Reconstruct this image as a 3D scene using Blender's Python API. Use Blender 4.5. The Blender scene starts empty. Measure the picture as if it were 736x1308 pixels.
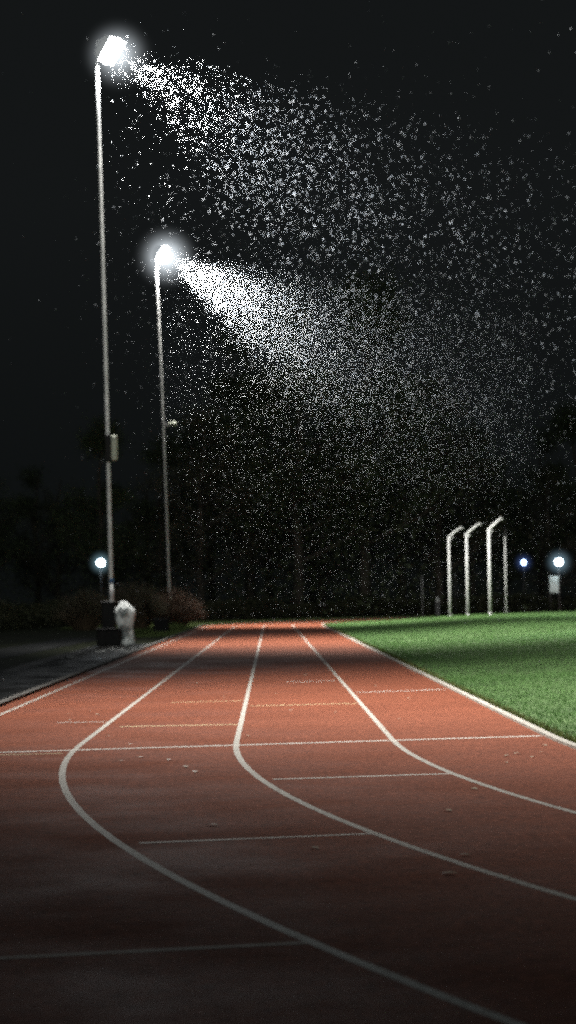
import bpy, math, random
import numpy as np
from mathutils import Vector, Matrix

random.seed(11)
rng = np.random.default_rng(11)
SC = bpy.context.scene
COL = SC.collection
PI = math.pi

# ------------------------------------------------------------------ helpers
class MB:
    """collects geometry for ONE mesh object"""
    def __init__(self):
        self.v = []; self.f = []
    def add(self, vs, fs):
        o = len(self.v)
        self.v += [tuple(p) for p in vs]
        self.f += [tuple(i + o for i in q) for q in fs]
        return self
    def box(self, c, s, rot=None, bev=0.0):
        hx, hy, hz = s[0]/2, s[1]/2, s[2]/2
        b = min(bev, hx*.9, hy*.9, hz*.9)
        M = rot if rot is not None else Matrix.Identity(3)
        c = Vector(c)
        if b <= 0:
            P = [Vector((x*hx, y*hy, z*hz)) for z in (-1, 1) for x, y in ((-1,-1),(1,-1),(1,1),(-1,1))]
            F = [(3,2,1,0),(4,5,6,7),(0,1,5,4),(1,2,6,5),(2,3,7,6),(3,0,4,7)]
        else:
            def ring(ix, iy, cb, z):
                return [Vector(p + (z,)) for p in ((-ix+cb,-iy),(ix-cb,-iy),(ix,-iy+cb),(ix,iy-cb),(ix-cb,iy),(-ix+cb,iy),(-ix,iy-cb),(-ix,-iy+cb))]
            P = ring(hx-b,hy-b,b,-hz)+ring(hx,hy,b,-hz+b)+ring(hx,hy,b,hz-b)+ring(hx-b,hy-b,b,hz)
            F = [tuple(range(7,-1,-1)), tuple(range(24,32))]
            for k in range(3):
                for i in range(8):
                    j = (i+1) % 8
                    F.append((k*8+i, k*8+j, (k+1)*8+j, (k+1)*8+i))
        return self.add([c + M @ p for p in P], F)
    def tube(self, pts, rad, n=12, caps=True):
        pts = [Vector(p) for p in pts]
        if not hasattr(rad, '__len__'): rad = [rad]*len(pts)
        V = []; F = []
        up = Vector((0.02, 0.999, 0.03))
        for i, p in enumerate(pts):
            d = (pts[min(i+1, len(pts)-1)] - pts[max(i-1, 0)]).normalized()
            a = d.cross(up)
            if a.length < .05: a = d.cross(Vector((1, 0, 0)))
            a.normalize(); b = d.cross(a)
            for k in range(n):
                t = 2*PI*k/n
                V.append(p + (a*math.cos(t) + b*math.sin(t))*rad[i])
        for i in range(len(pts)-1):
            for k in range(n):
                F.append((i*n+k, i*n+(k+1) % n, (i+1)*n+(k+1) % n, (i+1)*n+k))
        if caps:
            F.append(tuple(range(n))[::-1]); F.append(tuple(range((len(pts)-1)*n, len(pts)*n)))
        return self.add(V, F)
    def lathe(self, prof, c=(0,0,0), n=24, rot=None, fn=None):
        M = rot if rot is not None else Matrix.Identity(3)
        V = []; F = []
        for r, z in prof:
            for k in range(n):
                t = 2*PI*k/n
                p = Vector((r*math.cos(t), r*math.sin(t), z))
                if fn: p = fn(p, t)
                V.append(Vector(c) + M @ p)
        m = len(prof)
        for i in range(m-1):
            for k in range(n):
                F.append((i*n+k, i*n+(k+1) % n, (i+1)*n+(k+1) % n, (i+1)*n+k))
        F.append(tuple(range(n))[::-1]); F.append(tuple(range((m-1)*n, m*n)))
        return self.add(V, F)
    def build(self, name, mat, parent=None, smooth=False):
        me = bpy.data.meshes.new(name)
        me.from_pydata(self.v, [], self.f)
        me.update()
        return link_mesh(name, me, mat, parent, smooth)

def link_mesh(name, me, mat, parent=None, smooth=False):
    if mat: me.materials.append(mat)
    if smooth: me.polygons.foreach_set('use_smooth', [True]*len(me.polygons))
    o = bpy.data.objects.new(name, me)
    COL.objects.link(o)
    if parent: o.parent = parent
    return o

def np_mesh(name, V, F):
    """V (n,3) floats, F (m,k) ints with constant k"""
    me = bpy.data.meshes.new(name)
    k = F.shape[1]
    me.vertices.add(len(V)); me.vertices.foreach_set('co', np.ascontiguousarray(V, dtype=np.float32).ravel())
    me.loops.add(F.size); me.loops.foreach_set('vertex_index', np.ascontiguousarray(F, dtype=np.int32).ravel())
    me.polygons.add(len(F)); me.polygons.foreach_set('loop_start', np.arange(0, F.size, k, dtype=np.int32))
    me.update(calc_edges=True); me.validate()
    return me

def tag(o, label=None, cat=None, group=None, kind=None):
    if label: o['label'] = label
    if cat: o['category'] = cat
    if group: o['group'] = group
    if kind: o['kind'] = kind
    return o
def thing(name, label, cat, loc=(0,0,0), group=None, rz=0):
    o = bpy.data.objects.new(name, None); COL.objects.link(o)
    o.location = loc; o.rotation_euler = (0, 0, rz); o.empty_display_size = .2
    return tag(o, label, cat, group)
def copy_tree(o, parent=None):
    c = o.copy(); COL.objects.link(c)
    if parent: c.parent = parent
    for ch in list(o.children): copy_tree(ch, c)
    return c
def aim(d):
    return Vector(d).to_track_quat('-Z', 'Y').to_matrix()

# ------------------------------------------------------------------ materials
def mat(name, col, rough=.6, col2=None, scale=6, spec=.5, metal=0, bump=0, bscale=60, emit=None, estr=0, trans=0, detail=4, stops=(.35,.65)):
    m = bpy.data.materials.new(name); m.use_nodes = True
    nt = m.node_tree; N = nt.nodes; L = nt.links
    b = N['Principled BSDF']
    b.inputs['Roughness'].default_value = rough
    b.inputs['Metallic'].default_value = metal
    b.inputs['Specular IOR Level'].default_value = spec
    b.inputs['Base Color'].default_value = (*col, 1)
    tc = N.new('ShaderNodeTexCoord')
    if col2:
        no = N.new('ShaderNodeTexNoise'); no.inputs['Scale'].default_value = scale; no.inputs['Detail'].default_value = detail
        L.new(tc.outputs['Object'], no.inputs['Vector'])
        cr = N.new('ShaderNodeValToRGB')
        cr.color_ramp.elements[0].color = (*col, 1); cr.color_ramp.elements[1].color = (*col2, 1)
        cr.color_ramp.elements[0].position = stops[0]; cr.color_ramp.elements[1].position = stops[1]
        L.new(no.outputs['Fac'], cr.inputs['Fac']); L.new(cr.outputs['Color'], b.inputs['Base Color'])
    if bump:
        n2 = N.new('ShaderNodeTexNoise'); n2.inputs['Scale'].default_value = bscale; n2.inputs['Detail'].default_value = 3
        L.new(tc.outputs['Object'], n2.inputs['Vector'])
        bp = N.new('ShaderNodeBump'); bp.inputs['Strength'].default_value = bump; bp.inputs['Distance'].default_value = .02
        L.new(n2.outputs['Fac'], bp.inputs['Height']); L.new(bp.outputs['Normal'], b.inputs['Normal'])
    if emit:
        b.inputs['Emission Color'].default_value = (*emit, 1); b.inputs['Emission Strength'].default_value = estr
    if trans:
        tr = N.new('ShaderNodeBsdfTranslucent'); mx = N.new('ShaderNodeMixShader'); mx.inputs[0].default_value = trans
        if col2: L.new(cr.outputs['Color'], tr.inputs['Color'])
        else: tr.inputs['Color'].default_value = (*col, 1)
        L.new(b.outputs[0], mx.inputs[1]); L.new(tr.outputs[0], mx.inputs[2])
        L.new(mx.outputs[0], N['Material Output'].inputs['Surface'])
    return m

def track_material():
    m = bpy.data.materials.new('rubber_track'); m.use_nodes = True
    nt = m.node_tree; N = nt.nodes; L = nt.links; b = N['Principled BSDF']
    tc = N.new('ShaderNodeTexCoord')
    def noise(s, d=3, rough=.5):
        n = N.new('ShaderNodeTexNoise'); n.inputs['Scale'].default_value = s; n.inputs['Detail'].default_value = d
        n.inputs['Roughness'].default_value = rough
        L.new(tc.outputs['Object'], n.inputs['Vector']); return n.outputs['Fac']
    def ramp(fac, a, bb, p0, p1):
        r = N.new('ShaderNodeValToRGB'); e = r.color_ramp.elements
        e[0].position = p0; e[1].position = p1; e[0].color = (*a, 1); e[1].color = (*bb, 1)
        L.new(fac, r.inputs['Fac']); return r.outputs['Color']
    def mix(t, a, bb, fac):
        x = N.new('ShaderNodeMix'); x.data_type = 'RGBA'; x.blend_type = t
        if hasattr(fac, 'links'): L.new(fac, x.inputs[0])
        else: x.inputs[0].default_value = fac
        L.new(a, x.inputs[6]); L.new(bb, x.inputs[7]); return x.outputs[2]
    base = ramp(noise(.35, 5, .6), (.215, .067, .034), (.27, .087, .045), .3, .72)
    mottled = ramp(noise(1.7, 6, .7), (.86, .87, .88), (1.08, 1.07, 1.06), .3, .7)
    c = mix('MULTIPLY', base, mottled, 1.0)
    grain = ramp(noise(75, 2, .8), (.45, .42, .42), (1.5, 1.5, 1.55), .32, .68)
    c = mix('MULTIPLY', c, grain, .9)
    grain2 = ramp(noise(17, 4, .85), (.36, .35, .35), (1.75, 1.80, 1.9), .3, .7)
    c = mix('MULTIPLY', c, grain2, 1.0)
    L.new(c, b.inputs['Base Color'])
    rr = N.new('ShaderNodeMapRange'); rr.inputs[1].default_value = .35; rr.inputs[2].default_value = .7
    rr.inputs[3].default_value = .6; rr.inputs[4].default_value = .85
    L.new(noise(.8, 5, .6), rr.inputs[0]); L.new(rr.outputs[0], b.inputs['Roughness'])
    b.inputs['Specular IOR Level'].default_value = .12
    bp = N.new('ShaderNodeBump'); bp.inputs['Strength'].default_value = .55; bp.inputs['Distance'].default_value = .006
    L.new(noise(130, 3, .7), bp.inputs['Height']); L.new(bp.outputs['Normal'], b.inputs['Normal'])
    return m

def setts_material():
    m = bpy.data.materials.new('wet_setts_painted_glint'); m.use_nodes = True
    nt = m.node_tree; N = nt.nodes; L = nt.links; b = N['Principled BSDF']
    b.inputs['Specular IOR Level'].default_value = .03
    tc = N.new('ShaderNodeTexCoord')
    br = N.new('ShaderNodeTexBrick'); br.inputs['Scale'].default_value = 1
    br.inputs['Brick Width'].default_value = .2; br.inputs['Row Height'].default_value = .12
    br.inputs['Mortar Size'].default_value = .012; br.inputs['Color1'].default_value = (.007, .007, .007, 1)
    br.inputs['Color2'].default_value = (.014, .014, .013, 1); br.inputs['Mortar'].default_value = (.007, .007, .006, 1)
    L.new(tc.outputs['Object'], br.inputs['Vector'])
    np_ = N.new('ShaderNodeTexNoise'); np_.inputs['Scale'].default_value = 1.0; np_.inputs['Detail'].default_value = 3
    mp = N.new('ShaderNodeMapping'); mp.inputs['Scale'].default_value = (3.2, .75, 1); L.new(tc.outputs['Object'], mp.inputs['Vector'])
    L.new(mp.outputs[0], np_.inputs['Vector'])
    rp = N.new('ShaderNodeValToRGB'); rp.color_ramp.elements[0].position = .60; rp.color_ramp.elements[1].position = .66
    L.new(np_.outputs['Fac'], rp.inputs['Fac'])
    mxp = N.new('ShaderNodeMix'); mxp.data_type = 'RGBA'; mxp.inputs[7].default_value = (.30, .31, .30, 1)  # pale patches painted in as wet glints on the stones
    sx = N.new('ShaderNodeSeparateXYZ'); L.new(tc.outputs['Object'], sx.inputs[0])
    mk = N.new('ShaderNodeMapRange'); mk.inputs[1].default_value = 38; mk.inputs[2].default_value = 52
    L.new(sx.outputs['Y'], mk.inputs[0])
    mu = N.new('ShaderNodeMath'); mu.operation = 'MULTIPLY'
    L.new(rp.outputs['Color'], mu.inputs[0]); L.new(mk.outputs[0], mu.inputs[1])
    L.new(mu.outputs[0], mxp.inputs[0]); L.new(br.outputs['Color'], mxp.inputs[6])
    L.new(mxp.outputs[2], b.inputs['Base Color'])
    n = N.new('ShaderNodeTexNoise'); n.inputs['Scale'].default_value = 1.3; n.inputs['Detail'].default_value = 4
    L.new(tc.outputs['Object'], n.inputs['Vector'])
    rr = N.new('ShaderNodeMapRange'); rr.inputs[1].default_value = .42; rr.inputs[2].default_value = .62
    rr.inputs[3].default_value = .3; rr.inputs[4].default_value = .8
    L.new(n.outputs['Fac'], rr.inputs[0]); L.new(rr.outputs[0], b.inputs['Roughness'])
    n3 = N.new('ShaderNodeTexNoise'); n3.inputs['Scale'].default_value = 5; n3.inputs['Detail'].default_value = 4
    L.new(tc.outputs['Object'], n3.inputs['Vector'])
    ad = N.new('ShaderNodeMath'); ad.operation = 'ADD'
    L.new(br.outputs['Fac'], ad.inputs[0]); L.new(n3.outputs['Fac'], ad.inputs[1])
    bp = N.new('ShaderNodeBump'); bp.inputs['Strength'].default_value = .5; bp.inputs['Distance'].default_value = .02; bp.invert = True
    L.new(ad.outputs[0], bp.inputs['Height']); L.new(bp.outputs['Normal'], b.inputs['Normal'])
    return m

M = dict(
    track=track_material(), setts=setts_material(),
    line=mat('white_line_paint', (.27, .235, .19), .6, (.62, .585, .52), 22, stops=(.30, .56), bump=.3, bscale=150),
    thin=mat('thin_line_paint', (.52, .46, .40), .6, (.82, .78, .70), 16, stops=(.3, .6)),
    mottled=mat('darker_line_paint', (.34, .27, .21), .7, (.64, .58, .50), 14, stops=(.3, .65)),  # darker than the thin line paint, for the nearest start line
    yellow=mat('yellow_line_paint', (.52, .38, .18), .6, (.78, .62, .36), 16, stops=(.3, .6)),
    kerb=mat('kerb_concrete', (.10, .092, .085), .85, (.20, .19, .175), 9, bump=.4, bscale=60),
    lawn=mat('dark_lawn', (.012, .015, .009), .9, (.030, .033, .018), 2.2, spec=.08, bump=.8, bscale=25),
    path=mat('path_asphalt', (.022, .023, .023), .9, (.040, .041, .041), 1.5, spec=.1, bump=.4, bscale=80),
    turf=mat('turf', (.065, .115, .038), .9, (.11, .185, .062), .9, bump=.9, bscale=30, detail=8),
    blade=mat('grass_blade', (.125, .245, .082), .75, (.215, .385, .135), .7, spec=.25, trans=.3, detail=6),
    dryblade=mat('dry_grass_blade', (.12, .15, .04), .8, (.22, .22, .08), 1.2, trans=.3),
    lawnblade=mat('lawn_blade', (.07, .11, .03), .8, (.13, .17, .05), .5, trans=.3),
    pole=mat('galvanised_pole', (.45, .45, .44), .5, (.68, .68, .66), 2.5, metal=0, bump=.1, bscale=20),
    head=mat('lamp_housing', (.55, .56, .56), .45, (.68, .68, .68), 5),
    glassL=mat('floodlight_glass', (.9, .9, .9), .2, emit=(.92, .97, 1.0), estr=60),
    jbox=mat('junction_box_paint', (.26, .28, .22), .55, (.36, .38, .30), 8),
    black=mat('black_plastic', (.004, .004, .004), .6, (.008, .008, .008), 8, spec=.12, bump=.2, bscale=40),
    blackrim=mat('worn_black_rim', (.016, .016, .016), .5, (.035, .035, .035), 12, spec=.2),
    stick=mat('white_sticker', (.72, .72, .72), .5, (.8, .8, .8), 8),
    stickb=mat('blue_sticker', (.03, .10, .22), .5, (.05, .14, .3), 8),
    wrap=mat('white_plastic_sheet', (.17, .19, .19), .42, (.80, .83, .82), 3.3, stops=(.43, .53), bump=.7, bscale=12, detail=2),
    cage=mat('white_cage_paint', (.78, .80, .78), .45, (.88, .89, .87), 3),
    dimpost=mat('grey_post_paint', (.30, .30, .30), .5, (.42, .42, .42), 5),
    globe=mat('globe_glass', (.9, .9, .95), .3, emit=(.72, .88, 1.0), estr=26),
    globeb=mat('blue_lamp_glass', (.8, .85, .95), .3, emit=(.40, .58, 1.0), estr=16),
    darkmetal_and_shade=mat('dark_metal_and_shade', (.05, .05, .05), .5, (.08, .08, .08), 8),
    board=mat('notice_board', (.50, .58, .54), .5, (.80, .86, .82), 2.2, stops=(.38, .58)),
    bark=mat('bark', (.055, .045, .035), .9, (.11, .09, .07), 5, bump=.8, bscale=20),
    leafA=mat('dark_leaf', (.060, .080, .036), .7, (.12, .15, .068), .8, trans=.25),
    leafB=mat('brown_leaf', (.075, .070, .042), .75, (.13, .12, .07), .8, trans=.25),
    hedge=mat('hedge_leaf', (.035, .042, .018), .7, (.075, .075, .035), 1.1, trans=.25),
    twig=mat('shrub_twig', (.055, .034, .022), .8, (.10, .060, .036), 2),
    redleaf=mat('shrub_leaf', (.070, .042, .026), .8, (.12, .072, .044), 2.0, trans=.25),
    twigB=mat('shrub_twig_brown', (.09, .065, .04), .8, (.16, .115, .07), 2),
    leaf=mat('wet_fallen_leaf', (.60, .50, .36), .3, (.85, .78, .62), 20),
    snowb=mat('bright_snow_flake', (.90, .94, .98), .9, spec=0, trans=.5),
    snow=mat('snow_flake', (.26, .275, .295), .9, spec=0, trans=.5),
)

# ------------------------------------------------------------------ camera (fitted to the lane lines)
H, FPX, PITCH, YAW, ROLL = 1.11299, 3148.98, .0352417, .0078918, .0160610
cy, sy = math.cos(YAW), math.sin(YAW); cp, sp = math.cos(PITCH), math.sin(PITCH); cr_, sr = math.cos(ROLL), math.sin(ROLL)
R3 = Matrix(((cy,0,sy),(0,1,0),(-sy,0,cy))) @ Matrix(((1,0,0),(0,cp,-sp),(0,sp,cp))) @ Matrix(((cr_,-sr,0),(sr,cr_,0),(0,0,1)))
tow = lambda v: Vector((v[0], v[2], -v[1]))
cx_, cyy, czz = tow(R3.col[0]), -tow(R3.col[1]), -tow(R3.col[2])
cam = bpy.data.cameras.new('camera'); co = bpy.data.objects.new('camera', cam); COL.objects.link(co)
mw = Matrix((cx_, cyy, czz)).transposed().to_4x4(); mw.translation = (0, 0, H)
co.matrix_world = mw
cam.sensor_fit = 'VERTICAL'; cam.sensor_height = 36; cam.lens = 36*FPX/1308
cam.clip_end = 3000; cam.clip_start = .1
cam.dof.use_dof = True; cam.dof.focus_distance = 15.5; cam.dof.aperture_fstop = 3.4
SC.camera = co

# ------------------------------------------------------------------ track geometry
XL, Y0, R0, W = 2.16077, 19.3123, 36.5, 1.22
CX = XL + R0; Y1 = Y0 + 84.39
def oval(r, z=0, nb=160, z_of=None):
    """closed loop: up the near (left) straight, round the far bend, back, round the near bend"""
    P = []
    for i in range(24): P.append((CX - r, Y0 + (Y1-Y0)*i/24))
    for i in range(nb): a = PI - PI*i/nb; P.append((CX + r*math.cos(a), Y1 + r*math.sin(a)))
    for i in range(24): P.append((CX + r, Y1 - (Y1-Y0)*i/24))
    for i in range(nb): a = -PI*i/nb; P.append((CX + r*math.cos(a), Y0 + r*math.sin(a)))
    return [(x, y, z) for x, y in P]
def ring(rs, zs):
    mb = MB(); n = None
    for r, z in zip(rs, zs):
        o = oval(r, z); n = len(o); mb.v += o
    for k in range(len(rs)-1):
        for i in range(n):
            j = (i+1) % n
            mb.f.append((k*n+i, k*n+j, (k+1)*n+j, (k+1)*n+i))
    return mb
def struct(o): return tag(o, kind='structure')

track = struct(ring([R0-.03, R0+4*W+.20], [0, 0]).build('running_track', M['track']))
# rs ordered inner->outer gives upward or downward faces; orientation does not matter for these sheets
for k in range(4):
    r = R0 + (k+1)*W
    lr = ring([r-.022, r+.022], [.0008, .0008])
    if k == 3: lr.f = [q for q in lr.f if not (lr.v[q[0]][1] < Y0-4 and lr.v[q[0]][0] < CX)]   # the outer line is left out on the near bend, standing for the dark corner
    lr.build('lane_line', M['line'], track)
def cross(y, r_a, r_b, w, m, name='start_line'):
    """a straight line across lanes from radius r_a to r_b; y along straight, or following the bend below Y0"""
    mb = MB()
    if y >= Y0:
        pts = [(CX-r_a, y), (CX-r_b, y)]; d = Vector((0, 1, 0))
    else:
        a = (Y0-y)/R0
        pts = [(CX-r_a*math.cos(a), Y0-r_a*math.sin(a)), (CX-r_b*math.cos(a), Y0-r_b*math.sin(a))]
        d = Vector((math.sin(a), math.cos(a), 0))
        d = Vector((-math.sin(a)*-1, math.cos(a), 0))
    p, q = [Vector((*s, .0014)) for s in pts]
    h = d*(w/2)
    mb.add([p-h, q-h, q+h, p+h], [(0,1,2,3)])
    return mb.build(name, m, track)
rad = lambda k: R0 + (4-k)*W         # k=0 outer line ... 4 inner kerb line
g = .03
def cross_px(pa, pb, w, m):
    mb = MB(); p = Vector((*pa, .0014)); q = Vector((*pb, .0014))
    d = (q-p).normalized(); h = Vector((-d.y, d.x, 0))*(w/2)
    mb.add([p-h, q-h, q+h, p+h], [(0,1,2,3)]); return mb.build('start_line', m, track)
cross_px((CX-rad(0)+.03, 18.35), (CX-rad(4)-.04, 19.5), .095, M['thin'])
cross_px((CX-rad(0)+.03, 18.10), (-1.55, 18.26), .05, M['yellow'])
cross_px((-1.35, 22.02), (-.305, 22.05), .085, M['yellow'])
cross_px((-2.0, 22.95), (-1.53, 22.95), .05, M['thin'])
cross_px((-.62, 11.40), (.50, 11.68), .045, M['thin'])
cross_px((-.95, 7.77), (.10, 8.02), .045, M['mottled'])
cross_px((-.225, 25.85), (.90, 26.05), .08, M['yellow'])
cross_px((.0, 15.28), (1.13, 15.52), .06, M['thin'])
cross_px((1.0, 29.0), (2.08, 29.6), .09, M['thin'])
cross_px((-1.1, 27.1), (-.32, 27.2), .07, M['yellow'])
cross_px((.2, 33.2), (.86, 33.3), .10, M['thin'])

ring([R0-.045, R0-.045, R0+.02, R0+.02], [-.02, .022, .022, -.02]).build('inner_kerb', M['line']).__setitem__('kind', 'structure')
ko = R0+4*W+.21
struct(ring([ko, ko, ko+.10, ko+.10], [-.03, .035, .035, -.03]).build('outer_kerb', M['kerb']))

# field with a gentle drainage crown
def crown(d): # d = distance inside kerb
    t = np.clip(np.asarray(d, float)/7.0, 0, 1); return .26*t*t*(3-2*t)
rs = [R0-.06-x for x in (0, .15, .5, 1, 2, 3, 4, 5, 6, 7, 12, 20, 35)]
field = ring(rs, [float(crown(R0-.06-r))-.004 for r in rs])
n = len(oval(1)); base = (len(rs)-1)*n
field.f.append(tuple(range(base, base+n)))
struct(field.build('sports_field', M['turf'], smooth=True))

gm = MB(); gm.add([(-900,-300,-.03),(900,-300,-.03),(900,1500,-.03),(-900,1500,-.03)], [(0,1,2,3)])
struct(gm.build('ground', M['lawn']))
pm = MB(); pm.add([(-7.3,35,-.022),(-5.75,35,-.022),(-5.15,78,-.022),(-6.5,78,-.022)], [(0,1,2,3)])
struct(pm.build('path', M['path']))
sm = MB(); sm.add([(-4.25,26,-.018),(CX-ko-.10,26,-.018),(CX-ko-.10,66,-.018),(-4.6,66,-.018),(-4.6,46,-.018)], [(0,1,2,3,4)])
struct(sm.build('paved_gutter', M['setts']))
# low mound of lawn beside the kerb
mm = MB(); NX, NY = 18, 22
for j in range(NY+1):
    for i in range(NX+1):
        u, v = i/NX*2-1, j/NY*2-1
        rr = math.sqrt(u*u+v*v)
        z = .26*max(0, 1-rr)**.8*(1+.25*math.sin(5*u+3*v)) - .035
        mm.v.append((-3.62+u*.68, 93+v*5.5, z))
for j in range(NY):
    for i in range(NX):
        a = j*(NX+1)+i; mm.f.append((a, a+1, a+NX+2, a+NX+1))
struct(mm.build('lawn_mound', M['lawn'], smooth=True))

# ------------------------------------------------------------------ grass blades (nobody could count them)
def blades(P, h, w, lean=.5):
    n = len(P)
    a = rng.uniform(0, 2*PI, n); d = np.stack([np.cos(a), np.sin(a), np.zeros(n)], 1)
    b = rng.uniform(0, 2*PI, n); l = np.stack([np.cos(b), np.sin(b), np.zeros(n)], 1)*(rng.uniform(0, lean, n)*h)[:, None]
    V = np.empty((n, 3, 3)); V[:, 0] = P - d*w[:, None]/2; V[:, 1] = P + d*w[:, None]/2
    V[:, 2] = P + l + np.stack([np.zeros(n), np.zeros(n), h], 1)
    return V.reshape(-1, 3), np.arange(3*n).reshape(n, 3)
def oval_d(x, y):
    """distance inside the inner kerb (positive = on the field)"""
    yy = np.clip(y, Y0, Y1)
    return R0 - np.hypot(x-CX, y-yy)
def scatter(x0, x1, y0, y1, n, keep):
    x = rng.uniform(x0, x1, n); y = rng.uniform(y0, y1, n); k = keep(x, y)
    return x[k], y[k]
SETS = [(1.8, 13, 12, 34, 170000, 1.0), (1.9, 18, 32, 60, 140000, 1.6), (1.9, 20, 60, 100, 80000, 2.6), (1.9, 26, 100, 141, 60000, 3.6)]
VV, FF, off = [], [], 0
for x0, x1, y0, y1, nn, k in SETS:
    x, y = scatter(x0, x1, y0, y1, nn, lambda x, y: (oval_d(x, y) > .08) & (x < y*.2+7))
    P = np.stack([x, y, crown(oval_d(x, y)-.06)-.006], 1)
    hh = rng.uniform(.018, .036, len(x))*(1+.12*k); V, F = blades(P, hh, rng.uniform(.006, .011, len(x))*k, .9)
    VV.append(V); FF.append(F+off); off += len(V)
tag(link_mesh('grass', np_mesh('grass', np.concatenate(VV), np.concatenate(FF)), M['blade']), 'mown green grass covering the floodlit sports field', 'grass', kind='stuff')
# rough dry edge along the kerb
y = rng.uniform(12, 100, 26000); y = y[rng.uniform(0, 1, len(y)) < (16/y)**.5]
x = np.where(y > Y0, CX-R0, CX-np.sqrt(np.maximum(R0**2-(Y0-np.minimum(y, Y0))**2, 1)))+.05+np.abs(rng.normal(0, .05, len(y)))
P = np.stack([x, y, np.full(len(x), -.005)], 1)
V, F = blades(P, rng.uniform(.02, .06, len(x)), rng.uniform(.006, .013, len(x))*np.maximum(1, y/25), .9)
tag(link_mesh('dry_grass', np_mesh('dry_grass', V, F), M['dryblade']), 'rough yellowish grass fringe along the inner white kerb', 'grass', kind='stuff')
# lawn on the left and beyond the far bend
x1_, y1_ = scatter(-5.2, -2.99, 78, 112, 30000, lambda x, y: oval_d(x, y) < -(ko-R0)-.12)
x2_, y2_ = scatter(-9, 24, 104, 150, 60000, lambda x, y: (oval_d(x, y) < -(ko-R0)-.12) & (oval_d(x, y) > -13))
x3_, y3_ = scatter(-3.62-.65, -3.62+.62, 88, 98, 9000, lambda x, y: ((x+3.62)/.66)**2+((y-93)/5.3)**2 < 1)
z3 = .26*np.maximum(0, 1-np.sqrt(((x3_+3.62)/.68)**2+((y3_-93)/5.5)**2))**.8-.04
x = np.concatenate([x1_, x2_, x3_]); y = np.concatenate([y1_, y2_, y3_])
z = np.concatenate([np.full(len(x1_)+len(x2_), -.035), z3])
V, F = blades(np.stack([x, y, z], 1), rng.uniform(.04, .11, len(x)), rng.uniform(.03, .06, len(x)), .9)
tag(link_mesh('lawn_grass', np_mesh('lawn_grass', V, F), M['lawnblade']), 'uneven lawn grass outside the track by the shrubs and far bend', 'grass', kind='stuff')

# ------------------------------------------------------------------ floodlight poles
AXIS = Vector((.74, -.36, -.57)).normalized()
LAMPS = []; HEADS = []
def spot(loc, d, watts, size, parent, col=(1.0, .975, .93), soft=.16, blend=1.0):
    l = bpy.data.lights.new('lamp_beam', 'SPOT'); l.energy = watts; l.spot_size = math.radians(size); l.spot_blend = blend
    l.color = col; l.shadow_soft_size = soft
    o = bpy.data.objects.new('lamp_beam', l); COL.objects.link(o)
    o.matrix_world = Matrix.Translation(loc) @ aim(d).to_4x4()
    o.parent = parent
    LAMPS.append((np.array(loc), np.array(d), watts, math.radians(size)))
    return o
def floodlight(base, top_dx, label, extras=None, narrow=42000, wide=29000, axis=AXIS, wash=Vector((.60, 0, -.80)), wsize=110, arm_x=.33):
    x, y, _ = base
    t = thing('floodlight_pole', label, 'floodlight', (x, y, 0), 'tall floodlight poles beside the outer lane')
    pts = [(top_dx*(k/10)**1.3, 0, 15.25*k/10) for k in range(11)]
    MB().tube(pts, [(.060-.023*k/10) for k in range(11)], 14).build('pole', M['pole'], t, True)
    fb = MB(); fb.box((0, 0, .012), (.36, .36, .03), bev=.008)
    for sx in (-1, 1):
        for s_ in (-1, 1): fb.tube([(sx*.13, s_*.13, .02), (sx*.13, s_*.13, .07)], .014, 8)
    fb.build('base_plate', M['pole'], t)
    hx, hz = top_dx, 15.25
    arm = MB(); arm.tube([(hx, 0, hz-.04), (hx+.02, 0, hz+.22), (hx+.16, -.05, hz+.26)], .035, 10)
    arm.box((hx+.20, -.07, hz+.29), (.10, .50, .04), bev=.008)
    arm.build('lamp_bracket', M['pole'], t)
    # tilted housing: deep reflector body, glass on the front
    Q = aim(axis); c = Vector((hx+arm_x, -.10, hz+.27))
    hb = MB()
    prof = [((-.13,-.10), .30), ((-.24,-.20), .16), ((-.30,-.27), .0), ((-.32,-.29), -.10)]
    V = []
    for (a, b_), z in prof:
        V += [c + Q @ Vector((sx*a*1.2, sy_*b_*1.2, z)) for sx, sy_ in ((1,1),(-1,1),(-1,-1),(1,-1))]
    F = [(3,2,1,0)]
    for k in range(3):
        for i in range(4): F.append((k*4+i, k*4+(i+1) % 4, (k+1)*4+(i+1) % 4, (k+1)*4+i))
    hb.add(V, F)
    for k in (-1, 0, 1): hb.box(c + Q @ Vector((k*.09, 0, .33)), (.012, .18, .09), Q)
    h_ = hb.build('lamp_head', M['head'], t)
    gl = MB(); gl.lathe([(.27, -.128), (.345, -.118), (.365, -.10), (.365, -.09)], c, 28, Q); gl.build('lamp_glass', M['glassL'], h_)
    wl = Vector((x, y, 0)) + c + Q @ Vector((0, 0, -.16))
    for dd, ww, ss, cc in ((axis, narrow, 50, (.88, .94, 1)), (wash.normalized(), wide, wsize, (1, .965, .91)), (Vector((.83, wash.y*.6, -.55)).normalized(), 30000, 124, (1, .985, .94))):
        o = spot(wl, dd.normalized(), ww, ss, None, cc)
        o.matrix_world = Matrix.Translation(wl-Vector((x, y, 0))) @ aim(dd).to_4x4(); o.parent = t
    l = bpy.data.lights.new('lamp_stray', 'POINT'); l.energy = 1100 if y > 40 else 60; l.color = (.93, .97, 1); l.shadow_soft_size = .2
    o = bpy.data.objects.new('lamp_stray', l); COL.objects.link(o); o.parent = t
    o.location = c + Q @ Vector((0, 0, -.24))
    HEADS.append(wl)
    if extras: extras(t, hx)
    return t

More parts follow.
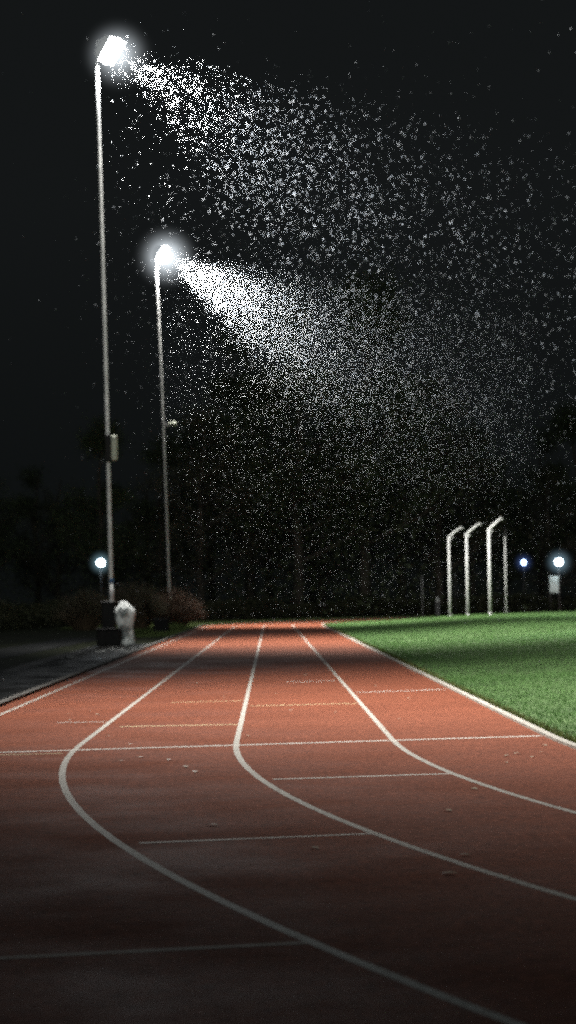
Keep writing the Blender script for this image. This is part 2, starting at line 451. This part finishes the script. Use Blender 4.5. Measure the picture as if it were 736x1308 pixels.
def extras_a(t, hx):
    jb = MB(); jb.box((.115, -.02, 5.10), (.15, .20, .66), bev=.03); j = jb.build('junction_box', M['jbox'], t)
    MB().box((.198, -.02, 5.10), (.012, .15, .56), bev=.003).build('box_door', M['jbox'], j)
    MB().box((-.035, -.02, 5.10), (.15, .26, .70), bev=.01).build('mounting_plate', M['black'], t)
    s_ = MB()
    for z0, z1, m, nm in ((1.22, 1.58, 'stick', 'notice_sticker'), (1.60, 1.72, 'stickb', 'blue_notice_sticker')):
        MB().lathe([(.066, z0), (.066, z1)], n=16).build(nm, M[m], t, True)
def extras_b(t, hx):
    b = MB(); b.tube([(.02, 0, 8.42), (.20, -.02, 8.42)], .022, 8)
    b.lathe([(.10, 8.36), (.10, 8.48)], n=14); cb = b.build('clamp', M['pole'], t)
    ls = MB()
    ls.lathe([(.02, -.10), (.07, -.08), (.10, 0), (.07, .08), (.02, .10)], (.30, -.04, 8.44), 14)
    ls.build('loudspeaker', M['jbox'], t, True)
    ls = MB(); ls.lathe([(.02, -.07), (.05, -.05), (.07, 0), (.05, .05), (.02, .07)], (.14, -.08, 8.44), 12)
    ls.build('loudspeaker', M['jbox'], t, True)
    MB().lathe([(.066, .95), (.066, 1.25)], n=16).build('notice_sticker', M['jbox'], t, True)

floodlight((-4.10, 64, 0), -.20, 'tall pale floodlight pole with a green junction box, nearer of the two lit poles', extras_a)
floodlight((-4.14, 102, 0), -.36, 'floodlight pole with a small loudspeaker halfway up, standing in the reddish shrub', extras_b, 46000, 46000, Vector((.80, -.30, -.50)).normalized(), Vector((.56, .34, -.75)), arm_x=.20)
near = floodlight((-4.10, 26.5, 0), -.20, 'floodlight pole nearest the camera whose light pools on the close lanes', None, wide=20500, wsize=108)
sp = spot(Vector((0,0,0)), Vector((0,1,0)), 17000, 62, None, col=(.97,1,.95)); LAMPS.pop()  # added unseen spot aimed down the track, front-lights the poles and trees
sp.matrix_world = Matrix.Translation((.62, .35, 15.6)) @ aim((.08, .98, -.10)).to_4x4(); sp.parent = near

# ------------------------------------------------------------------ things at the pole foot
t = thing('equipment_cabinet', 'tall black cabinet around the foot of the nearer floodlight pole', 'cabinet', (-4.16, 63.60, 0))
MB().box((0, 0, .56), (.36, .30, 1.06), bev=.02).build('body', M['black'], t)
MB().box((0, 0, 1.11), (.40, .34, .04), bev=.012).build('lid', M['blackrim'], t)
MB().box((.02, -.157, .58), (.30, .012, .92), bev=.003).build('door', M['black'], t)
MB().box((.13, -.170, .62), (.02, .015, .12), bev=.004).build('handle', M['blackrim'], t)
t = thing('storage_crate', 'low wide black crate in front of the nearer floodlight pole', 'crate', (-4.085, 62.5, 0))
cb = MB(); cb.box((0, 0, .20), (.60, .42, .40), bev=.02)
for k in (-.22, -.075, .075, .22): cb.box((k, -.216, .20), (.03, .012, .34), bev=.003)
cb.build('body', M['black'], t)
MB().box((0, 0, .425), (.64, .46, .04), bev=.012).build('lid', M['black'], t)

# white plastic-wrapped bollard
def fold(p, tt):
    z = p.z
    k = 1 + .09*math.sin(3*tt+z*4) + .05*math.sin(7*tt-z*9+1) + .025*math.sin(13*tt+z*17)
    return Vector((p.x*k*1.1 + .05*(1-z/1.1) + .02*math.sin(z*9), p.y*k*.85, z + .012*math.sin(5*tt)))
t = thing('wrapped_bollard', 'white plastic sheet wrapped around a waist high bollard beside the black crate', 'wrapped bollard', (-3.72, 63, 0))
prof = [(.165,.0),(.17,.05),(.165,.18),(.16,.32),(.165,.45),(.185,.58),(.215,.70),(.235,.80),(.235,.88),(.20,.95),(.14,1.01),(.115,1.05),(.10,1.09),(.05,1.12)]
MB().lathe(prof, n=40, fn=fold).build('plastic_sheet', M['wrap'], t, True)
cordm = MB()
ringp = [Vector((.172*math.cos(a)+.028, .150*math.sin(a), .40+.02*math.sin(a))) for a in [2*PI*k/24 for k in range(25)]]
cordm.tube(ringp, .010, 6); cordm.build('tie_cord', M['blackrim'], t)
MB().box((.03, 0, 1.10), (.13, .10, .05), bev=.015).build('cap', M['blackrim'], t)

t = thing('litter_bin', 'small black box bin with a grey rim in front of the reddish shrub', 'bin', (-3.89, 88, -.03))
MB().box((0, 0, .25), (.54, .50, .46), bev=.02).build('body', M['black'], t)
rm = MB()
for sx in (-1, 1): rm.box((sx*.265, 0, .50), (.05, .58, .05), bev=.01); rm.box((0, sx*.265, .502), (.478, .05, .05), bev=.01)
rm.build('rim', M['blackrim'], t)
MB().box((0, 0, .46), (.46, .46, .03)).build('liner', M['black'], t)

# ------------------------------------------------------------------ discus cage posts
def cage_post(x, y, h, r, arm, label, m2='cage'):
    zb = float(crown(oval_d(np.array([x]), np.array([y]))[0]-.06))
    t = thing('cage_post', label, 'post', (x, y, zb-.02), 'bent arm throwing cage posts on the far field')
    MB().tube([(0,0,0), (0,0,h)], [r, r*.94], 12).build('upright', M['cage'], t, True)
    a = Vector(arm); e = Vector((0,0,h+.0)) + a
    MB().tube([(-.004,0,h-.03), tuple(Vector((0,0,h))+a*.5), tuple(e)], [r*.9, r*.8, r*.72], 10).build('arm', M[m2], t, True)
    hk = MB(); hk.tube([tuple(e-a*.04), tuple(e+Vector((.10*(1 if a.x > .2 else .2), 0, -.09)))], r*.55, 8); hk.build('hook', M[m2], t, True)
    br = MB(); br.tube([(r*.6,0,h-.13), (.22*(1 if a.x > .2 else .3),0,h-.05)], r*.35, 8); br.build('bracket', M[m2], t, True)
    MB().lathe([(r*2.0, 0), (r*2.0, .02), (r*1.25, .03), (r*1.2, .10)], n=14).build('socket', M['cage'], t, True)
cage_post(8.50, 116.5, 3.82, .049, (.60, 0, .44), 'leftmost white cage post with its arm bent up to the right')
cage_post(9.22, 115.0, 3.84, .054, (.62, 0, .48), 'second white cage post from the left')
cage_post(10.00, 112.0, 3.90, .062, (.56, -.1, .50), 'thickest and tallest white cage post, third from the left')
cage_post(11.78, 123.0, 3.92, .042, (.10, .6, .46), 'thin cage post on the right with its arm pointing away, painted dark as shade', 'darkmetal_and_shade')  # dark material puts the shade of the turned-away arm into its colour

def thin_post(x, y, h, m, label, r=.03):
    t = thing('thin_post', label, 'post', (x, y, -.03))
    MB().tube([(0,0,0), (0,0,h)], r, 10).build('shaft', M[m], t, True)
    MB().lathe([(r*1.5, h-.02), (r*1.6, h+.03), (r*.6, h+.05)], n=10).build('cap', M[m], t, True)
thin_post(8.66, 140, 2.35, 'dimpost', 'thin grey post standing alone left of the cage posts')
thin_post(10.9, 145, 2.35, 'darkmetal_and_shade', 'faint dark post just behind the leftmost cage post')
t = thing('marker_cone', 'small white cone far off between the thin post and cage posts', 'cone', (9.45, 139, .80))
# it stands on a small plinth so that it clears the hedge
MB().lathe([(.085, 0), (.075, .10), (.045, .24), (.03, .28)], n=14).build('cone', M['cage'], t, True)
MB().box((0, 0, -.40), (.24, .24, .80), bev=.01).build('plinth', M['darkmetal_and_shade'], t)

# ------------------------------------------------------------------ globe lamps and board
def globe_lamp(x, y, zc, r, label, gm='globe', watts=60, col=(.8, .9, 1), squash=.92):
    t = thing('globe_lamp', label, 'street lamp', (x, y, -.03), 'small globe lamps in the dark background')
    zc += .03
    MB().tube([(0,0,0), (0,0,zc-r*.85)], [.045, .032], 10).build('post', M['darkmetal_and_shade'], t, True)
    prof = [(max(.02, r*math.sin(PI*k/14)), zc - r*squash*math.cos(PI*k/14)) for k in range(15)]
    gl = MB().lathe(prof, n=22).build('globe', M[gm], t, True)
    MB().lathe([(r*.35, zc-r*1.02), (r*.42, zc-r*.80), (r*.40, zc-r*.74)], n=16).build('collar', M['darkmetal_and_shade'], t, True)
    return t
globe_lamp(-8.88, 130, 3.17, .20, 'globe lamp glowing alone on the dark left side beyond the poles')
globe_lamp(16.22, 138, 2.93, .21, 'largest globe lamp, above the pale notice board at the right', watts=120)
globe_lamp(15.48, 150, 3.10, .13, 'small bluish globe lamp left of the pale notice board', 'globeb', 30, (.45, .62, 1), 1.15)
t = thing('notice_board', 'pale lit notice board standing under the largest globe lamp', 'sign', (16.02, 138.6, -.03))
MB().box((0, 0, 1.72), (.56, .03, .94), bev=.006).build('panel', M['board'], t)
for s_ in (-1, 1): MB().tube([(s_*.24, .04, 0), (s_*.24, .04, 2.1)], .02, 8).build('leg', M['darkmetal_and_shade'], t, True)

# ------------------------------------------------------------------ vegetation
def leaf_quads(C, size):
    n = len(C)
    a = rng.normal(0, 1, (n, 3)); a /= np.linalg.norm(a, axis=1)[:, None]
    b = np.cross(a, rng.normal(0, 1, (n, 3))); b /= np.linalg.norm(b, axis=1)[:, None]
    s = (size*rng.uniform(.6, 1.3, n))[:, None]
    V = np.empty((n, 4, 3)); V[:, 0] = C-a*s; V[:, 1] = C+b*s*.45; V[:, 2] = C+a*s; V[:, 3] = C-b*s*.45
    return V.reshape(-1, 3), np.arange(4*n).reshape(n, 4)
def make_tree(name, h, leaf_m, dens, spread, r):
    t = thing(name, 'dark tree in the unlit row beyond the far bend', 'tree', (0,0,-.05), 'dark trees beyond the far bend')
    mb = MB(); tips = []
    tp = [Vector((r.uniform(-.03,.03)*h*k/8, r.uniform(-.03,.03)*h*k/8, h*.92*k/8)) for k in range(9)]; tp[0] = Vector((0,0,0))
    mb.tube(tp, [h*.018*(1-.88*k/8)+.01 for k in range(9)], 8)
    for i in range(26):
        f = r.uniform(.16, .95); k = f*8; i0 = min(int(k), 7)
        p = tp[i0].lerp(tp[i0+1], k-i0); a = r.uniform(0, 2*PI); L_ = h*spread*(1.12-f)*r.uniform(.7, 1.2)
        d = Vector((math.cos(a), math.sin(a), r.uniform(.15, .75))).normalized()
        q1 = p+d*L_*.5+Vector((0,0,r.uniform(-.1,.2))); q2 = p+d*L_+Vector((0,0,r.uniform(0,.12)*L_))
        r0 = h*.0075*(1.1-f)+.012
        mb.tube([p, q1, q2], [r0, r0*.6, r0*.22], 5, False); tips += [q1, q2, q1.lerp(q2, .5)]
        for s_ in range(4):
            b0 = q1.lerp(q2, r.uniform(0, .8)); d2 = (d+Vector((r.uniform(-1,1), r.uniform(-1,1), r.uniform(-.2,.9)))*.8).normalized()
            b1 = b0+d2*L_*r.uniform(.25, .5); mb.tube([b0, b1], [r0*.4, r0*.12], 4, False); tips.append(b1)
    tips.append(tp[-1])
    mb.build('trunk', M['bark'], t, True)
    C = np.concatenate([np.array(p)+rng.normal(0, 1, (int(dens*r.uniform(.3, 1.7)), 3))*np.array([.42, .42, .34])*h/14 for p in tips])
    C = C[C[:, 2] > .8]
    C = np.concatenate([C, np.stack([rng.normal(0, h*.13, 1500), rng.normal(0, h*.13, 1500), rng.uniform(.3, h*.45, 1500)], 1)])
    V, F = leaf_quads(C, .105*h/14)
    link_mesh('crown', np_mesh('crown', V, F), leaf_m, t)
    return t
rt = random.Random(5)
protos = [make_tree('tree', 17, M['leafA'], 60, .30, rt), make_tree('tree', 15, M['leafB'], 26, .34, rt),
          make_tree('tree', 19, M['leafA'], 48, .26, rt), make_tree('tree', 14, M['leafB'], 14, .36, rt)]
spots = [(-16.5,143),(-13,152),(-9.5,139),(-6.4,146),(-3.8,137),(-1.2,147),(1.6,140),(3.2,151),(5.6,144),(8.2,153),(10.2,148),(12.8,155),(15.2,158),(17.8,156),(20.5,163),(24,160),(28,166),(-20.5,148),(-15,160),(-8,163),(0,165),(6.5,168),(12,170),(-4,172),(19,172),(3,178),(-11,176)]
used = set()
for i, (x, y) in enumerate(spots):
    k = (i*7+i//3) % 4
    o = protos[k] if k not in used else copy_tree(protos[k])
    used.add(k)
    s = rt.uniform(.85, 1.15)
    if x < -5 or x > 12: s *= .66
    o.location = (x, y, -.05); o.rotation_euler = (0, 0, rt.uniform(0, 2*PI)); o.scale = (s, s, s*rt.uniform(.92, 1.08))

# long low hedge following the outside of the far bend
n = 52000
a = rng.uniform(math.radians(100), math.radians(184), n)
rr = ko+9.0+rng.normal(0, .42, n); hz = np.abs(rng.uniform(0, 1, n))**.7
hmax = .95+.22*np.sin(a*31)+.14*np.sin(a*77+1)
C = np.stack([CX+rr*np.cos(a), Y1+rr*np.sin(a), hz*hmax], 1)
V, F = leaf_quads(C, .085)
t = thing('hedge', 'long low dark hedge curving behind the far bend', 'hedge', (CX-ko-9, Y1, 0))
o = link_mesh('foliage', np_mesh('foliage', V-np.array([CX-ko-9, Y1, 0]), F), M['hedge'], t)
sb = MB()
for k in range(70):
    aa = math.radians(100+84*k/69); r_ = ko+9+rt.uniform(-.2, .2)
    p = Vector((CX+r_*math.cos(aa)-(CX-ko-9), r_*math.sin(aa), -.03))
    sb.tube([p, p+Vector((rt.uniform(-.2,.2), rt.uniform(-.2,.2), .7))], [.025, .008], 5, False)
sb.build('stems', M['bark'], t)['kind'] = 'stuff'

def shrub(x, y, w, h, n, tm, lm, label, r, nl):
    t = thing('shrub', label, 'shrub', (x, y, -.04))
    mb = MB(); tips = []
    for i in range(n):
        a = r.uniform(0, 2*PI); q = math.sqrt(r.uniform(0, 1)); 
        e = Vector((math.cos(a)*q*w, math.sin(a)*q*w*.9, h*math.sqrt(max(.05, 1-q*q*.85))*r.uniform(.6, 1.06)))
        b = Vector((e.x*.28, e.y*.28, 0)); m1 = b.lerp(e, .55)+Vector((r.uniform(-.1,.1), r.uniform(-.1,.1), h*.12))
        mb.tube([b, m1, e], [.014, .009, .003], 4, False)
        for s_ in range(3):
            p0 = m1.lerp(e, r.uniform(0, .9)); p1 = p0+Vector((r.uniform(-.3,.3), r.uniform(-.3,.3), r.uniform(-.05,.32)))
            mb.tube([p0, p1], [.006, .002], 3, False); tips.append(p1); tips.append(p0)
        tips.append(e)
    mb.build('twigs', tm, t)
    T = np.array([tuple(p) for p in tips]); C = T[rng.integers(0, len(T), nl)]+rng.normal(0, .07, (nl, 3)); C = C[C[:, 2] > .03]
    V, F = leaf_quads(C, .034); link_mesh('leaves', np_mesh('leaves', V, F), lm, t)
shrub(-3.9, 99.5, 1.30, 1.55, 420, M['twig'], M['redleaf'], 'rounded reddish brown shrub at the foot of the farther pole', rt, 9000)
shrub(-5.35, 98.5, 1.35, 1.95, 380, M['twigB'], M['leafB'], 'taller dim brown shrub left of the reddish shrub', rt, 8000)
shrub(-7.6, 101, 1.4, 1.7, 260, M['twigB'], M['leafB'], 'dark shrub on the unlit lawn left of the brown shrub', rt, 5000)

# ------------------------------------------------------------------ fallen leaves on the track
def leaf_mesh():
    mb = MB(); pr = [(0,0),(.012,.010),(.026,.013),(.040,.008),(.052,0),(.040,-.009),(.026,-.014),(.012,-.009)]
    V = [(px-.026, py, .003*math.sin(px*60)+.10*abs(py)) for px, py in pr]
    mb.add(V, [(0,1,7),(1,2,6,7),(2,3,5,6),(3,4,5)]); return mb
l0 = leaf_mesh().build('fallen_leaf', M['leaf'])
tag(l0, 'small pale wet leaf lying flat on the red track', 'leaf', 'fallen leaves scattered on the track')
px_spots = [(-2.0,24.5),(-1.85,25.1),(-1.72,24.4),(-1.9,23.3),(-1.1,19.2),(-1.05,17.2),(-.93,17.6),(-.72,17.25),(-.58,16.5),(-.5,16.0),(1.62,17.1),(1.72,17.3),(1.78,16.9),(1.55,16.4),(1.9,17.4),
            (.95,20.6),(.62,24.0),(.2,24.6),(.05,29),(-.55,28.2),(1.15,22.5),(1.5,27.0),(-.3,12.2),(.18,11.0),(.82,10.6),(.7,9.9),(.92,9.75),(1.15,14.2),(.9,12.8),(-1.35,20.4),(1.3,31),(-1.0,33),(.5,36),(-2.2,31),(-.2,20.1),(2.0,18.2)]
for i, (x, y) in enumerate(px_spots):
    o = l0 if i == 0 else l0.copy()
    if i: COL.objects.link(o)
    s = rt.uniform(.7, 1.5)
    o.location = (x, y, .006); o.rotation_euler = (rt.uniform(-.03,.03), rt.uniform(-.03,.03), rt.uniform(0, 6.28)); o.scale = (s, s, s)

# ------------------------------------------------------------------ falling snow
def light_at(P, lamps):
    E = np.zeros(len(P))
    for p, d, w, size in lamps:
        v = P-p; r2 = (v**2).sum(1)+.05; c = (v@d)/np.sqrt(r2); ch = math.cos(size/2)
        s = np.clip((c-ch)/(1-ch), 0, 1); s = s*s*(3-2*s)
        E += w/(4*PI)/r2*s
    return E
n = 2600000
Y = 40+ (128-40)*rng.uniform(0, 1, n)
X = rng.uniform(-.5, 1, n)*0 + rng.uniform(-9, 17, n)
P = np.stack([X, Y, rng.uniform(.2, 19, n)], 1)
En = light_at(P, LAMPS[0:6:3]); Ew = light_at(P, LAMPS[1:6:3])
keep = rng.uniform(0, 1, n) < np.clip(1.3*(En/150.0)**1.6 + .22*np.clip(Ew/60, 0, 1)**1.2, .0022, 1)*np.clip((Y-50)/10, .05, 1)*np.where(Y > 84, 1.0, .42)*np.where(P[:, 0] < -4.6, .35, 1)
P = P[keep]
for k, (q, m_, e0) in enumerate(((HEADS[0], 1700000, 1500), (HEADS[1], 5000000, 520))):
    Q_ = np.array(q) + rng.uniform(-1, 1, (m_, 3))*np.array([8, 7, 6]) + np.array([6.8, -2.2, -4.0])
    e_ = light_at(Q_, LAMPS[3*k:3*k+1])
    ax = LAMPS[3*k][1]; m2 = (420, 700)[k]; t_ = rng.uniform(.1, 2.6, (m2, 1))
    P = np.concatenate([P, np.array(q) + ax*t_ + rng.normal(0, 1, (m2, 3))*(.16+.20*t_)])
    P = np.concatenate([P, Q_[rng.uniform(0, 1, m_) < np.clip((e_/e0)**1.15, 0, 1)]])
n2 = 160
n3 = 60000
P3 = np.stack([rng.uniform(-4, 14, n3), rng.uniform(70, 122, n3), rng.uniform(.3, 17, n3)], 1)
P3 = P3[rng.uniform(0, 1, n3) < np.clip(1.25-np.abs(P3[:, 0]-2.5)/8.5-np.maximum(P3[:, 2]-9, 0)/9, 0, 1)]
P2 = np.stack([rng.uniform(-4, 5, n2), rng.uniform(24, 40, n2), rng.uniform(.2, 12, n2)], 1)
P = np.concatenate([P, P2, P3]); n = len(P)
print('snow flakes', n)
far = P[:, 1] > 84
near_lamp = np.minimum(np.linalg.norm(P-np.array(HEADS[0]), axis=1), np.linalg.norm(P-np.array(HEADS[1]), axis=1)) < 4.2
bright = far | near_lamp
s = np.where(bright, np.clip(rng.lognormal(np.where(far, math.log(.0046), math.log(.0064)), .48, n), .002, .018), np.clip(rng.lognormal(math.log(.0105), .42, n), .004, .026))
s[n-len(P3):] *= .80
s = np.where(P[:, 1] < 42, s*.5, s)*np.clip(.62+P[:, 2]/26, .6, 1)
O = np.array([(1,0,0),(-1,0,0),(0,1,0),(0,-1,0),(0,0,1.5),(0,0,-1.5)])
T = np.array([(0,2,4),(2,1,4),(1,3,4),(3,0,4),(2,0,5),(1,2,5),(3,1,5),(0,3,5)])
V = (P[:, None]+O[None]*s[:, None, None]).reshape(-1, 3)
F = (T[None]+(np.arange(n)*6)[:, None, None]).reshape(-1, 3)
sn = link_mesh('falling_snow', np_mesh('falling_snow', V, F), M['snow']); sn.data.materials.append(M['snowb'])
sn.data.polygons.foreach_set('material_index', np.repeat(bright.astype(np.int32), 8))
tag(sn, 'snow falling through the white beams of the floodlights', 'snow', kind='stuff')

# glare painted as an emissive mist right around each lamp
def halo(loc, R, dens, p, label, col=(.86, .94, 1.0)):
    m = bpy.data.materials.new('halo_emission'); m.use_nodes = True
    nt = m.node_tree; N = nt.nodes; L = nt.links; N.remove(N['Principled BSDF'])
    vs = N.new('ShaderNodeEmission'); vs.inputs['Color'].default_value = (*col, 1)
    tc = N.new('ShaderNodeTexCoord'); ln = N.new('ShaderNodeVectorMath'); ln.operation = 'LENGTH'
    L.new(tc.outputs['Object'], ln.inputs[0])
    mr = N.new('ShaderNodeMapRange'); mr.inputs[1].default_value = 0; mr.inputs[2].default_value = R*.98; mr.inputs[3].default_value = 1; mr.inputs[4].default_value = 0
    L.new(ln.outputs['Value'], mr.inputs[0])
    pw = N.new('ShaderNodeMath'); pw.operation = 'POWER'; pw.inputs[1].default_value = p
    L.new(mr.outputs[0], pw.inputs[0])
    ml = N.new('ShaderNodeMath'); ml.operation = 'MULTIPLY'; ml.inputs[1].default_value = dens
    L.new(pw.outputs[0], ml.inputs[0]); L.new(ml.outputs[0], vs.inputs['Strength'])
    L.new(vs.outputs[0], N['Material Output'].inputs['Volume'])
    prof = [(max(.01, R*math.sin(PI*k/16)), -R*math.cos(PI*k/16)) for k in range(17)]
    o = MB().lathe(prof, n=28).build('lamp_halo', m); o.location = loc
    return tag(o, label, 'halo', kind='stuff')
halo(HEADS[0]+AXIS*.14, 1.15, 2.6, 3.6, 'painted glow mist around the lamp of the nearer floodlight pole')
halo(HEADS[1]+AXIS*.14, 1.6, 2.4, 3.4, 'painted glow mist around the lamp of the farther floodlight pole')
halo((-8.88, 130, 3.17), .80, .9, 2.5, 'faint painted glow mist around the lone globe lamp at the left', (.5, .85, 1))
halo((16.22, 138, 2.93), .95, .8, 2.5, 'faint painted glow mist around the largest globe lamp', (.5, .8, 1))
halo((15.48, 150, 3.10), .75, .55, 2.5, 'faint bluish painted glow mist around the small bluish globe lamp', (.2, .35, 1))

# ------------------------------------------------------------------ world, faint sky glow
w = bpy.data.worlds.new('World'); SC.world = w; w.use_nodes = True
nt = w.node_tree; bg = nt.nodes['Background']
sky = nt.nodes.new('ShaderNodeTexSky'); sky.sky_type = 'NISHITA'; sky.sun_disc = False
sky.sun_elevation = math.radians(-4); sky.sun_rotation = math.radians(200)
mx = nt.nodes.new('ShaderNodeMix'); mx.data_type = 'RGBA'; mx.blend_type = 'ADD'; mx.inputs[0].default_value = 1
sc_ = nt.nodes.new('ShaderNodeMix'); sc_.data_type = 'RGBA'; sc_.blend_type = 'MULTIPLY'; sc_.inputs[0].default_value = 1
sc_.inputs[7].default_value = (.02, .02, .02, 1)
nt.links.new(sky.outputs[0], sc_.inputs[6]); nt.links.new(sc_.outputs[2], mx.inputs[6])
tcw = nt.nodes.new('ShaderNodeTexCoord'); sxw = nt.nodes.new('ShaderNodeSeparateXYZ'); nt.links.new(tcw.outputs['Generated'], sxw.inputs[0])
rw = nt.nodes.new('ShaderNodeValToRGB'); rw.color_ramp.elements[0].position = .015; rw.color_ramp.elements[1].position = .16
rw.color_ramp.elements[0].color = (.036, .044, .045, 1); rw.color_ramp.elements[1].color = (.068, .079, .083, 1)
nt.links.new(sxw.outputs['Z'], rw.inputs[0]); nt.links.new(rw.outputs['Color'], mx.inputs[7])
nt.links.new(mx.outputs[2], bg.inputs['Color']); bg.inputs['Strength'].default_value = .1
sun = bpy.data.lights.new('sky_glow', 'SUN'); sun.energy = .055; sun.angle = math.radians(120); sun.color = (.74, .95, 1.0)
so = bpy.data.objects.new('sky_glow', sun); COL.objects.link(so); so.rotation_euler = (math.radians(25), 0, math.radians(20))

# ------------------------------------------------------------------ render settings
SC.view_settings.view_transform = 'Standard'; SC.view_settings.look = 'None'
SC.view_settings.exposure = 0; SC.view_settings.gamma = 1
cyc = SC.cycles
cyc.max_bounces = 4; cyc.diffuse_bounces = 2; cyc.glossy_bounces = 2; cyc.transmission_bounces = 3; cyc.transparent_max_bounces = 4
cyc.filter_width = 2.1
cyc.caustics_reflective = False; cyc.caustics_refractive = False
cyc.volume_bounces = 0
cyc.use_denoising = False; cyc.use_adaptive_sampling = False
cyc.sample_clamp_indirect = .4
